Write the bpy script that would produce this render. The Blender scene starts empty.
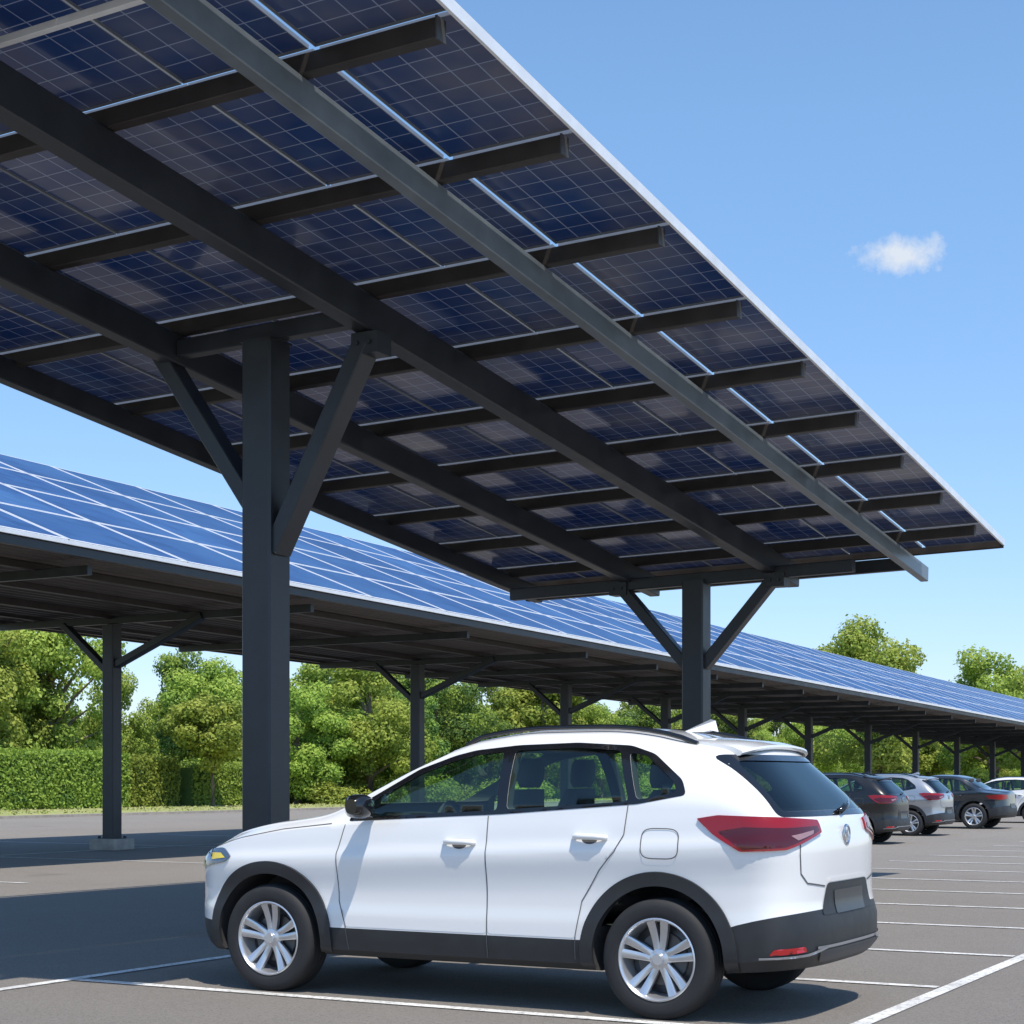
import bpy, bmesh, math, random
import numpy as np
from mathutils import Vector, Matrix
from mathutils.bvhtree import BVHTree
from mathutils.geometry import delaunay_2d_cdt
random.seed(7); rng=np.random.default_rng(7)
D=bpy.data; scene=bpy.context.scene; COL=scene.collection
ALPHA=math.radians(28.84); PHI=math.radians(90)-ALPHA
SA,CA=math.sin(ALPHA),math.cos(ALPHA)
def site(U,V,Z=0): return Vector((U*SA-V*CA, U*CA+V*SA, Z))
def u_at(px,V):
    r=(px-512)/1714.0
    return V*(SA*r+CA)/(SA-CA*r)
# ------------------------------------------------------------------ materials
def newmat(name):
    m=D.materials.new(name); m.use_nodes=True
    nt=m.node_tree; return m,nt,nt.nodes["Principled BSDF"]
def N(nt,t,**k):
    n=nt.nodes.new(t)
    for a,b in k.items(): setattr(n,a,b)
    return n
def math_(nt,op,a,b=None,c=None,clamp=False):
    n=N(nt,'ShaderNodeMath',operation=op); n.use_clamp=clamp
    for i,v in enumerate((a,b,c)):
        if v is None: continue
        if isinstance(v,(int,float)): n.inputs[i].default_value=v
        else: nt.links.new(v,n.inputs[i])
    return n.outputs[0]
def mixc(nt,f,a,b):
    n=N(nt,'ShaderNodeMix',data_type='RGBA')
    if isinstance(f,(int,float)): n.inputs[0].default_value=f
    else: nt.links.new(f,n.inputs[0])
    for i,v in ((6,a),(7,b)):
        if isinstance(v,tuple): n.inputs[i].default_value=(*v,1)
        else: nt.links.new(v,n.inputs[i])
    return n.outputs[2]
def noise(nt,vec,scale,detail=4,rough=.55):
    n=N(nt,'ShaderNodeTexNoise'); n.inputs['Scale'].default_value=scale
    n.inputs['Detail'].default_value=detail; n.inputs['Roughness'].default_value=rough
    if vec is not None: nt.links.new(vec,n.inputs['Vector'])
    return n.outputs['Fac']
def ramp(nt,f,p0,p1):
    n=N(nt,'ShaderNodeMapRange'); n.inputs[1].default_value=p0; n.inputs[2].default_value=p1
    nt.links.new(f,n.inputs[0]); return n.outputs[0]
def bump(nt,b,h,strength,dist=.01):
    n=N(nt,'ShaderNodeBump'); n.inputs['Strength'].default_value=strength; n.inputs['Distance'].default_value=dist
    nt.links.new(h,n.inputs['Height']); nt.links.new(n.outputs[0],b.inputs['Normal'])
def simple(name,col,rough=.5,metal=0,coat=0,var=0,vscale=3,bmp=0,bscale=60,emis=None,spec=None):
    if name in D.materials: return D.materials[name]
    m,nt,b=newmat(name)
    b.inputs['Base Color'].default_value=(*col,1); b.inputs['Roughness'].default_value=rough
    b.inputs['Metallic'].default_value=metal; b.inputs['Coat Weight'].default_value=coat
    b.inputs['Coat Roughness'].default_value=.04
    if spec is not None: b.inputs['Specular IOR Level'].default_value=spec
    if var or bmp:
        tc=N(nt,'ShaderNodeTexCoord').outputs['Object']
    if var:
        f=ramp(nt,noise(nt,tc,vscale,6,.6),.3,.7)
        c=mixc(nt,f,tuple(x*(1-var) for x in col),tuple(min(1,x*(1+var)) for x in col))
        nt.links.new(c,b.inputs['Base Color'])
        nt.links.new(math_(nt,'MULTIPLY_ADD',f,.12,rough-.06),b.inputs['Roughness'])
    if bmp: bump(nt,b,noise(nt,tc,bscale,3),bmp,.003)
    return m
M_steel=simple('dark_painted_steel',(.026,.030,.036),.42,0,0,.35,2.5,.12,40)
M_steel2=simple('grey_painted_steel',(.17,.20,.225),.36,.25,0,.22,2.0,.12,40)
M_purlin=simple('charcoal_steel_tube',(.040,.034,.031),.5,0,0,.35,3,.15,50)
M_alu=simple('aluminium_frame',(.78,.79,.80),.35,.1,0,.08,5)
M_alu2=simple('dull_aluminium',(.22,.24,.27),.5,.2,0,.1,5)
M_deck=simple('dark_roof_deck',(.065,.055,.05),.6,0,0,.3,1.5)
M_conc=simple('concrete',(.36,.33,.29),.85,0,0,.25,5,.5,30)
M_white=simple('white_car_paint',(.84,.83,.81),.26,0,1)
M_black=simple('black_car_paint',(.008,.008,.009),.3,0,.45)
M_silver=simple('silver_car_paint',(.42,.44,.46),.3,.6,1)
M_navy=simple('dark_grey_car_paint',(.02,.027,.035),.25,.2,1)
M_clad=simple('black_plastic',(.024,.025,.027),.5,0,0,.15,9,.2,300)
M_gloss=simple('gloss_black_trim',(.008,.008,.009),.15,0,.5)
M_seam=simple('panel_gap',(.09,.09,.095),.8)
M_int=simple('car_interior',(.05,.05,.052),.8)
M_rubber=simple('tyre_rubber',(.02,.02,.021),.75,0,0,.2,10,.3,80)
M_rim=simple('alloy_rim',(.62,.63,.65),.28,.75,.3)
M_disc=simple('brake_disc',(.12,.12,.12),.4,.8)
M_chrome=simple('chrome',(.60,.60,.61),.2,1)
M_hl=simple('headlamp_lens',(.10,.14,.20),.08,.3,1)
M_amber=simple('amber_lens',(.80,.60,.04),.15,0,1)
M_redref=simple('red_reflector',(.40,.01,.012),.2,0,1)
M_red1=simple('bright_red_lens',(.27,.003,.007),.18,0,.4)
M_red2=simple('deep_red_lens',(.075,.002,.004),.15,0,.4)
M_pink=simple('clear_lens',(.36,.20,.20),.12,.1,.6)
M_greyp=simple('grey_plastic',(.06,.062,.065),.5)
M_satin=simple('satin_silver_trim',(.42,.42,.43),.35,.7)
M_plate=simple('plate_dark',(.035,.036,.038),.4,0,.2)
M_seat=simple('seat_fabric',(.05,.05,.053),.85)
def glass(name,tint,fac=1.0):
    m=D.materials.new(name); m.use_nodes=True; nt=m.node_tree; nt.nodes.clear()
    o=N(nt,'ShaderNodeOutputMaterial'); mx=N(nt,'ShaderNodeMixShader')
    t=N(nt,'ShaderNodeBsdfTransparent'); t.inputs[0].default_value=(*tint,1)
    g=N(nt,'ShaderNodeBsdfGlossy'); g.inputs['Roughness'].default_value=.01; g.inputs[0].default_value=(.9,.97,.95,1)
    ge=N(nt,'ShaderNodeNewGeometry'); dp=N(nt,'ShaderNodeVectorMath',operation='DOT_PRODUCT')
    nt.links.new(ge.outputs['Normal'],dp.inputs[0]); nt.links.new(ge.outputs['Incoming'],dp.inputs[1])
    c=math_(nt,'ABSOLUTE',dp.outputs['Value']); s=math_(nt,'POWER',math_(nt,'SUBTRACT',1,c),5)
    nt.links.new(math_(nt,'MULTIPLY_ADD',s,.8*fac,.075,clamp=True),mx.inputs[0])
    nt.links.new(t.outputs[0],mx.inputs[1]); nt.links.new(g.outputs[0],mx.inputs[2]); nt.links.new(mx.outputs[0],o.inputs[0])
    return m
M_glass=glass('tinted_window_glass',(.70,.88,.76)); M_glassd=glass('dark_privacy_glass',(.20,.25,.26),1.1)
def panel_mat(name,lx,ly,nx,ny,under):
    m,nt,b=newmat(name)
    tc=N(nt,'ShaderNodeTexCoord').outputs['Object']
    sp=N(nt,'ShaderNodeSeparateXYZ'); nt.links.new(tc,sp.inputs[0])
    def line(o,step,wd):
        a=math_(nt,'DIVIDE',o,step); f=math_(nt,'FRACT',a)
        g=math_(nt,'ABSOLUTE',math_(nt,'SUBTRACT',f,.5))
        return math_(nt,'GREATER_THAN',g,.5-wd/step/2)
    wd=.009 if under else .010
    l=math_(nt,'MAXIMUM',line(sp.outputs[0],lx/nx,wd),line(sp.outputs[1],ly/ny,wd))
    geo=N(nt,'ShaderNodeNewGeometry').outputs['Position']
    oi=N(nt,'ShaderNodeObjectInfo').outputs['Random']
    sc=N(nt,'ShaderNodeVectorMath',operation='MULTIPLY'); sc.inputs[1].default_value=(nx/lx,ny/ly,0); nt.links.new(tc,sc.inputs[0])
    fl=N(nt,'ShaderNodeVectorMath',operation='FLOOR'); nt.links.new(sc.outputs[0],fl.inputs[0])
    ad=N(nt,'ShaderNodeVectorMath',operation='ADD'); nt.links.new(fl.outputs[0],ad.inputs[0]); nt.links.new(oi,ad.inputs[1])
    wn=N(nt,'ShaderNodeTexWhiteNoise'); nt.links.new(ad.outputs[0],wn.inputs[0])
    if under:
        refl_clouds=ramp(nt,noise(nt,geo,.75,3,.55),.42,.66)  # cloudy reflections painted into the cell colours as pale noise patches
        cell=mixc(nt,refl_clouds,(.055,.13,.34),(.30,.30,.36))
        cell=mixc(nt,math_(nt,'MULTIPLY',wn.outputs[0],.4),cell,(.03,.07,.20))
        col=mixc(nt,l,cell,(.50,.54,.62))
    else:
        cell=mixc(nt,wn.outputs[0],(.011,.050,.17),(.026,.088,.26))
        cell=mixc(nt,ramp(nt,noise(nt,geo,.35,4,.6),.42,.72),cell,(.055,.15,.34))
        cell=mixc(nt,math_(nt,'MULTIPLY',oi,.55),cell,(.008,.038,.13))
        col=mixc(nt,l,cell,(.04,.11,.27))
    nt.links.new(col,b.inputs['Base Color']); b.inputs['Roughness'].default_value=.2 if under else .38
    if under:
        b.inputs['Coat Weight'].default_value=.8; b.inputs['Coat Roughness'].default_value=.08
        out=[n for n in nt.nodes if n.type=='OUTPUT_MATERIAL'][0]
        tr=N(nt,'ShaderNodeBsdfTranslucent'); mx=N(nt,'ShaderNodeMixShader'); mx.inputs[0].default_value=.5
        tcol=mixc(nt,l,mixc(nt,refl_clouds,(.022,.058,.16),(.14,.147,.19)),(.25,.30,.38))
        nt.links.new(tcol,tr.inputs[0]); nt.links.new(b.outputs[0],mx.inputs[1]); nt.links.new(tr.outputs[0],mx.inputs[2]); nt.links.new(mx.outputs[0],out.inputs[0])
    else: b.inputs['Specular IOR Level'].default_value=.3
    return m
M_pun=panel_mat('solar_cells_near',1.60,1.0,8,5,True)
M_ptop=panel_mat('solar_cells_blue',2.6,2.12,8,6,False)
def asphalt():
    m,nt,b=newmat('asphalt'); p=N(nt,'ShaderNodeNewGeometry').outputs['Position']
    big=ramp(nt,noise(nt,p,.16,5,.6),.3,.7); mid=ramp(nt,noise(nt,p,1.6,5,.65),.3,.7); fine=ramp(nt,noise(nt,p,34,7,.95),.36,.64)
    v=N(nt,'ShaderNodeTexVoronoi'); v.inputs['Scale'].default_value=50; nt.links.new(p,v.inputs['Vector'])
    c=mixc(nt,big,(.195,.174,.152),(.245,.220,.194)); c=mixc(nt,math_(nt,'MULTIPLY',mid,.4),c,(.16,.143,.127))
    c=mixc(nt,math_(nt,'MULTIPLY',fine,.7),c,(.37,.338,.30))
    c=mixc(nt,math_(nt,'MULTIPLY',ramp(nt,v.outputs['Distance'],.34,.0),.85),c,(.045,.041,.036))
    st=ramp(nt,noise(nt,p,.55,2,.4),.66,.74); c=mixc(nt,math_(nt,'MULTIPLY',st,.3),c,(.10,.09,.08))
    nt.links.new(c,b.inputs['Base Color']); b.inputs['Roughness'].default_value=.9; b.inputs['Specular IOR Level'].default_value=.3
    bump(nt,b,fine,.7,.008); return m
M_asph=asphalt()
def paint():
    m,nt,b=newmat('road_paint'); p=N(nt,'ShaderNodeNewGeometry').outputs['Position']
    w=ramp(nt,noise(nt,p,28,6,.75),.36,.50); w2=ramp(nt,noise(nt,p,2.2,3,.6),.3,.55)
    f=math_(nt,'MULTIPLY',w,math_(nt,'MULTIPLY_ADD',w2,.45,.55))
    c=mixc(nt,f,(.25,.235,.22),(.76,.75,.72)); nt.links.new(c,b.inputs['Base Color']); b.inputs['Roughness'].default_value=.7
    return m
M_paint=paint()
def grass():
    m,nt,b=newmat('grass'); p=N(nt,'ShaderNodeNewGeometry').outputs['Position']
    c=mixc(nt,ramp(nt,noise(nt,p,.35,5,.6),.35,.65),(.28,.32,.09),(.46,.42,.20))
    c=mixc(nt,math_(nt,'MULTIPLY',ramp(nt,noise(nt,p,7,5,.8),.4,.75),.5),c,(.18,.24,.06))
    nt.links.new(c,b.inputs['Base Color']); b.inputs['Roughness'].default_value=.95; bump(nt,b,noise(nt,p,20,4),.8,.05); return m
M_grass=grass()
def leafmat(name,ca,cb,tr=.35):
    m,nt,b=newmat(name); tc=N(nt,'ShaderNodeTexCoord').outputs['Object']; oi=N(nt,'ShaderNodeObjectInfo').outputs['Random']
    f=ramp(nt,noise(nt,tc,.9,4,.7),.3,.7); c=mixc(nt,f,ca,cb)
    hs=N(nt,'ShaderNodeHueSaturation'); nt.links.new(c,hs.inputs['Color'])
    nt.links.new(math_(nt,'MULTIPLY_ADD',oi,.035,.476),hs.inputs['Hue']); nt.links.new(math_(nt,'MULTIPLY_ADD',oi,.35,.84),hs.inputs['Value'])
    nt.links.new(hs.outputs[0],b.inputs['Base Color']); b.inputs['Roughness'].default_value=.7; b.inputs['Specular IOR Level'].default_value=.2
    out=[n for n in nt.nodes if n.type=='OUTPUT_MATERIAL'][0]
    t=N(nt,'ShaderNodeBsdfTranslucent'); nt.links.new(hs.outputs[0],t.inputs[0]); mx=N(nt,'ShaderNodeMixShader'); mx.inputs[0].default_value=tr
    nt.links.new(b.outputs[0],mx.inputs[1]); nt.links.new(t.outputs[0],mx.inputs[2]); nt.links.new(mx.outputs[0],out.inputs[0]); return m
M_l1=leafmat('leaves_light',(.33,.43,.075),(.43,.51,.11)); M_l2=leafmat('leaves_mid',(.23,.34,.06),(.32,.42,.08)); M_l3=leafmat('leaves_dark',(.13,.21,.04),(.19,.27,.055),.3)
M_d1=leafmat('leaves_deep',(.085,.165,.045),(.135,.22,.06),.25)
M_bark=simple('bark',(.16,.125,.09),.9,0,0,.4,6,.8,25)
# ------------------------------------------------------------------ helpers
def mk(name,verts,faces,mats,parent=None,smooth=False,mi=None,angle=None):
    me=D.meshes.new(name); me.from_pydata([tuple(v) for v in verts],[],[tuple(f) for f in faces])
    if not isinstance(mats,(list,tuple)): mats=[mats]
    for m in mats: me.materials.append(m)
    if mi is not None: me.polygons.foreach_set('material_index',np.array(mi,dtype=np.int32))
    if smooth:
        me.polygons.foreach_set('use_smooth',[True]*len(me.polygons))
        if angle: me.set_sharp_from_angle(angle=math.radians(angle))
    me.update()
    o=D.objects.new(name,me); COL.objects.link(o)
    if parent: o.parent=parent
    return o
def empty(name,loc,rotz,label,cat,group=None):
    e=D.objects.new(name,None); e.empty_display_size=.3; COL.objects.link(e); e.location=loc; e.rotation_euler=(0,0,rotz)
    e["label"]=label; e["category"]=cat
    if group: e["group"]=group
    return e
def beam_geo(p0,p1,w,h,up=(0,0,1),ch=None):
    p0=Vector(p0);p1=Vector(p1); d=(p1-p0).normalized(); up=Vector(up)
    s=d.cross(up).normalized(); t=s.cross(d).normalized()
    c=ch if ch is not None else min(w,h)*.07
    a,b=w/2,h/2
    prof=[(-a+c,-b),(a-c,-b),(a,-b+c),(a,b-c),(a-c,b),(-a+c,b),(-a,b-c),(-a,-b+c)]
    v=[p0+s*x+t*y for x,y in prof]+[p1+s*x+t*y for x,y in prof]
    f=[(i,(i+1)%8,8+(i+1)%8,8+i) for i in range(8)]+[tuple(range(7,-1,-1)),tuple(range(8,16))]
    return v,f
def beam(name,p0,p1,w,h,mat,parent,up=(0,0,1)):
    v,f=beam_geo(p0,p1,w,h,up); return mk(name,v,f,mat,parent)
def join_geo(parts):
    V=[];F=[]
    for v,f in parts:
        o=len(V); V+=list(v); F+=[tuple(i+o for i in q) for q in f]
    return V,F
def box_geo(x0,x1,y0,y1,z0,z1):
    v=[(x0,y0,z0),(x1,y0,z0),(x1,y1,z0),(x0,y1,z0),(x0,y0,z1),(x1,y0,z1),(x1,y1,z1),(x0,y1,z1)]
    f=[(0,3,2,1),(4,5,6,7),(0,1,5,4),(1,2,6,5),(2,3,7,6),(3,0,4,7)]
    return v,f
def lathe_geo(prof,n=48):
    V=[];F=[]
    for r,y in prof:
        for k in range(n):
            a=2*math.pi*k/n; V.append((r*math.cos(a),y,r*math.sin(a)))
    for i in range(len(prof)-1):
        for k in range(n):
            a=i*n+k;b=i*n+(k+1)%n; F.append((a,b,b+n,a+n))
    return V,F
def rounded(o,w,seg=2):
    m=o.modifiers.new('bevel','BEVEL'); m.width=w; m.segments=seg; m.limit_method='ANGLE'
    for p in o.data.polygons: p.use_smooth=True
    o.data.set_sharp_from_angle(angle=math.radians(50)); return o
# ------------------------------------------------------------------ setting
VE=42.5
def sheet(name,U0,U1,V0,V1,z,mat):
    v=[site(U0,V0,z),site(U1,V0,z),site(U1,V1,z),site(U0,V1,z)]
    o=mk(name,v,[(0,1,2,3)],mat); o["kind"]="structure"; return o
sheet('ground',-900,2600,-900,1600,0,M_grass)
sheet('car_park',-60,262,-60,VE,.006,M_asph)
k=mk('kerb',*join_geo([box_geo(-60,262,VE,VE+.18,0,.10)]),M_conc); k.rotation_euler=(0,0,PHI); k["kind"]="structure"
G=[]
def mark(U0,U1,V0,V1): G.append(([site(U0,V0,.012),site(U1,V0,.012),site(U1,V1,.012),site(U0,V1,.012)],[(0,1,2,3)]))
lw=.05
mark(-10,60,2.88-lw,2.88+lw)
for U in [6.3,8.72,11.1,13.3,15.8,18.2,20.5,22.8,25.2,27.6,30,32.4,34.8,37.2,40.5,44.8,49,52.5,56]:
    mark(U-lw,U+lw,2.95,8.14)
mark(-2,13.5,8.2-lw,8.2+lw)
for i in range(30):
    U=11.2+5.2*i; mark(U-lw,U+lw,16.2,22.35); mark(U-lw,U+lw,22.5,27.3)
mark(6,130,22.42-lw,22.42+lw)
v,f=join_geo(G); o=mk('road_marking',v,f,M_paint); o["kind"]="structure"
# ------------------------------------------------------------------ near carport
GRP="steel carports roofed with solar panels"
near=empty('solar_carport',site(12.1,9.12),PHI,"dark steel carport with solar panel roof seen from below",'carport',GRP)
CU,CV=12.1,9.12
def zp(U,V): return 4.52-.104*(U-23)-.0236*(V-5.28)
def P(U,V,dz=0): return Vector((U-CU,V-CV,zp(U,V)+dz))
def longbeam(name,V,U0,U1,top,w,h,mat):
    return beam(name,P(U0,V,-top-h/2),P(U1,V,-top-h/2),w,h,mat,near)
nU0=7.22
crossU=[7.22+1.64*i for i in range(10)]
longbeam('beam',6.42,nU0-.3,23.45,.17,.11,.20,M_steel2)
longbeam('beam',8.05,nU0-.3,22.72,.17,.17,.30,M_steel)
longbeam('beam',10.15,nU0-.3,22.72,.17,.16,.27,M_steel)
longbeam('beam',12.15,nU0-.3,22.9,.13,.14,.22,M_steel)
for U in crossU:
    beam('purlin',P(U,5.38,-.10),P(U,12.42,-.10),.10,.13,M_purlin,near)
    v,f=join_geo([box_geo(U-CU-.055,U-CU+.055,5.365-CV,5.377-CV,zp(U,5.37)-.17,zp(U,5.37)-.03)]); mk('end_plate',v,f,M_greyp,near)
beam('fascia',P(nU0-.15,5.25,-.025),P(23.05,5.25,-.025),.025,.085,M_alu,near)
beam('fascia',P(nU0-.15,12.55,-.05),P(23.05,12.55,-.05),.04,.12,M_steel,near)
beam('fascia',P(23.03,5.25,-.05),P(23.03,12.55,-.05),.03,.10,M_purlin,near)
beam('fascia',P(nU0-.12,5.25,-.04),P(nU0-.12,12.55,-.04),.04,.12,M_alu,near)
beam('brace',P(7.75,6.6,-.13),P(7.75,12.0,-.13),.05,.05,M_alu,near)
beam('girder',P(22.82,6.5,-.25),P(22.82,12.3,-.25),.12,.17,M_steel,near)
def post(U,V,ztop,par,cu,cv,z0=0,s=.31,name='post'):
    g=[beam_geo((U-cu,V-cv,z0),(U-cu,V-cv,ztop),s,s,up=(0,1,0),ch=.02)]
    g.append(box_geo(U-cu-s*.72,U-cu+s*.72,V-cv-s*.72,V-cv+s*.72,z0,z0+.03))
    g.append(box_geo(U-cu-s*.52,U-cu+s*.52,V-cv-s*.52,V-cv+s*.52,ztop,ztop+.02))
    for a in (-1,1):
        for b in (-1,1):
            g.append(box_geo(U-cu+a*s*.62-.02,U-cu+a*s*.62+.02,V-cv+b*s*.62-.02,V-cv+b*s*.62+.02,z0+.03,z0+.07))
    v,f=join_geo(g); return mk(name,v,f,M_steel,par)
for U in (12.1,21.8):
    nr=U<15
    zt=zp(U,9.12)-(.40 if nr else .50)
    post(U,9.12,zt,near,CU,CV)
    if nr: beam('girder',P(U+.0,8.14,-.31),P(U+.0,10.06,-.31),.14,.15,M_steel,near)
    else: beam('girder',P(U,6.9,-.46),P(U,12.0,-.46),.15,.16,M_steel,near)
    zb_=zp(U,9.12)-.60
    for sgn,ln in ((-1,1.08 if nr else 1.15),(1,1.16)):
        lo_=zb_-((1.62 if sgn<0 else 1.2) if nr else 1.05)
        a=Vector((U-CU,9.12-CV+sgn*.12,lo_)); b=Vector((U-CU,9.12-CV+sgn*ln,zb_+(.12 if sgn<0 or not nr else .25)))
        beam('brace',a,b,.15,(.23 if sgn<0 else .20) if nr else .18,M_steel,near,up=(1,0,0))
        if nr and sgn>0: continue
        g=[box_geo(U-CU-.11,U-CU+.11,9.12-CV+sgn*ln-.15,9.12-CV+sgn*ln+.11,zb_-.03,zb_+.15)]
        for bx in (-.07,.05):
            vv,ff=lathe_geo([(.001,-.02),(.022,-.02),(.022,.02),(.001,.02)],8)
            vv=[(U-CU-.12+y*.6,9.12-CV+sgn*ln+bx+x,zb_+.06+z) for x,y,z in vv]
            g.append((vv,ff))
        v,f=join_geo(g); mk('bracket',v,f,M_steel,near)
pl,pw=1.60,1.005
gg=[box_geo(.008,pl-.008,.008,pw-.008,.004,.012)]
mi=[0]*6
fr=[box_geo(0,pl,0,.008,-.012,.016),box_geo(0,pl,pw-.008,pw,-.012,.016),box_geo(0,.008,.008,pw-.008,-.012,.016),box_geo(pl-.008,pl,.008,pw-.008,-.012,.016)]
v,f=join_geo(gg+fr); mi+=[1]*24
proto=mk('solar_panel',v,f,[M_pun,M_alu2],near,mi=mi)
eU=Vector((1,0,-.104)).normalized(); eV=Vector((0,1,-.0236)).normalized(); eN=eU.cross(eV).normalized()
first=True
Vs=[5.27,6.325,7.345,8.363,9.378,10.396,11.412]
for i in range(len(crossU)):
    U=crossU[i]+.02; sx=1.0
    if U+1.6>23.2: sx=.62
    for V in Vs:
        o=proto if first else proto.copy()
        if not first: COL.objects.link(o); o.parent=near
        first=False
        p=P(U,V,.0)
        o.matrix_local=Matrix(((eU.x*sx,eV.x,eN.x,p.x),(eU.y*sx,eV.y,eN.y,p.y),(eU.z*sx,eV.z,eN.z,p.z),(0,0,0,1)))
# ------------------------------------------------------------------ far carport
FU,FV=24.9,22.4
far=empty('solar_carport',site(FU,FV),PHI,"long dark steel carport with tilted blue solar panels facing the light",'carport',GRP)
def dU(U): return -.0128*(U-17.2)
U0,U1=8.,132.
V0,V1=17.5,25.5
def Q(U,V,Z): return Vector((U-FU,V-FV,Z+dU(U)))
n=32
ys=np.linspace(V0+.05,V1-.05,n*4+1)
prof=[]
for i,y in enumerate(ys): prof.append((y,(4.66-.012*(y-V0))+(.05 if i%4 in (1,2) else 0)))
v=[];f=[]
for U in (U0,U1):
    for y,z in prof: v.append(Q(U,y,z))
m_=len(prof)
for i in range(m_-1): f.append((i,i+1,m_+i+1,m_+i))
mk('roof_deck',v,f,M_deck,far)
v,f=join_geo([beam_geo(Q(U0,V1-.02,4.58),Q(U1,V1-.02,4.58),.08,.14),([Q(U0,V1,4.55),Q(U1,V1,4.55),Q(U1,V1,7.85),Q(U0,V1,7.85)],[(0,1,2,3)]),([Q(U1,V0,4.6),Q(U1,V1,4.55),Q(U1,V1,7.85)],[(0,1,2)]),([Q(U0,V0,4.6),Q(U0,V1,4.55),Q(U0,V1,7.85)],[(0,1,2)])])
mk('back_fascia',v,f,M_deck,far)
v,f=beam_geo(Q(U0,V0+.0,4.665),Q(U1,V0+.0,4.665),.08,.13); mk('gutter',v,f,M_steel,far)
v,f=beam_geo(Q(U0,V0-.07,4.765),Q(U1,V0-.07,4.765),.04,.06); mk('eave_trim',v,f,M_alu,far)
for V in (18.8,20.6,22.4,24.2,25.2):
    beam('purlin',Q(U0,V,4.58),Q(U1,V,4.58),.10,.11 if V!=22.4 else .18,M_purlin,far)
postU=[13.6,24.9,35.85,43.9,51,57.8,65,72.8,80.3,88,95.7,103.4,111.1,118.8]
rafU=sorted(postU+[(a+b)/2 for a,b in zip(postU[:-1],postU[1:])])
for U in rafU:
    beam('rafter',Q(U,V0+.25,4.48),Q(U,V1-.2,4.46),.10,.14,M_steel,far)
for U in postU:
    zt=4.36+dU(U); post(U,FV,zt,far,FU,FV,z0=.2,s=.27)
    g=box_geo(U-FU-.3,U-FU+.3,-.3,.3,0,.22); o=mk('footing',*g,M_conc,far); rounded(o,.02)
    beam('brace',(U-FU,-.1,zt-.75),(U-FU,-2.2,zt+.10),.13,.18,M_steel,far,up=(1,0,0))
    beam('brace',(U-FU,.1,zt-.85),(U-FU,1.2,zt+.06),.12,.17,M_steel,far,up=(1,0,0))
rows=4; sl=math.hypot(3.13,8.0); ph=sl/rows-.03; pwid=2.6
gg=[box_geo(.0,pwid,.0,ph,-.03,.0)]; fw=.05
fr=[box_geo(0,pwid,0,fw,-.03,.006),box_geo(0,pwid,ph-fw,ph,-.03,.006),box_geo(0,fw,fw,ph-fw,-.03,.006),box_geo(pwid-fw,pwid,fw,ph-fw,-.03,.006)]
pv,pf=join_geo(gg+fr); pmi=[0]*6+[1]*24
eU2=Vector((1,0,-.0128)).normalized(); eV2=Vector((0,8.0,3.13)).normalized(); eN2=eU2.cross(eV2).normalized()
def pmat(U,r):
    V=V0-.05+r*(8.0/rows); p=Q(U,V,4.80+.03+(V-V0)*3.13/8)
    return Matrix(((eU2.x,eV2.x,eN2.x,p.x),(eU2.y,eV2.y,eN2.y,p.y),(eU2.z,eV2.z,eN2.z,p.z),(0,0,0,1)))
proto=None; SV=[];SF=[];SM=[]
ncol=int((U1-U0)/2.63)
for c in range(ncol):
    for r in range(rows):
        Mx=pmat(U0+c*2.63,r)
        if c>=3 and c<28:
            if proto is None: proto=mk('solar_panel',pv,pf,[M_ptop,M_alu],far,mi=pmi); o=proto
            else: o=proto.copy(); COL.objects.link(o); o.parent=far
            o.matrix_local=Mx
        else:
            off=len(SV); SV+=[Mx@Vector(q) for q in pv]; SF+=[tuple(i+off for i in q) for q in pf]; SM+=pmi
o=mk('solar_panel_rows',SV,SF,[M_ptop,M_alu],far,mi=SM); o["kind"]="stuff"
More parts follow.
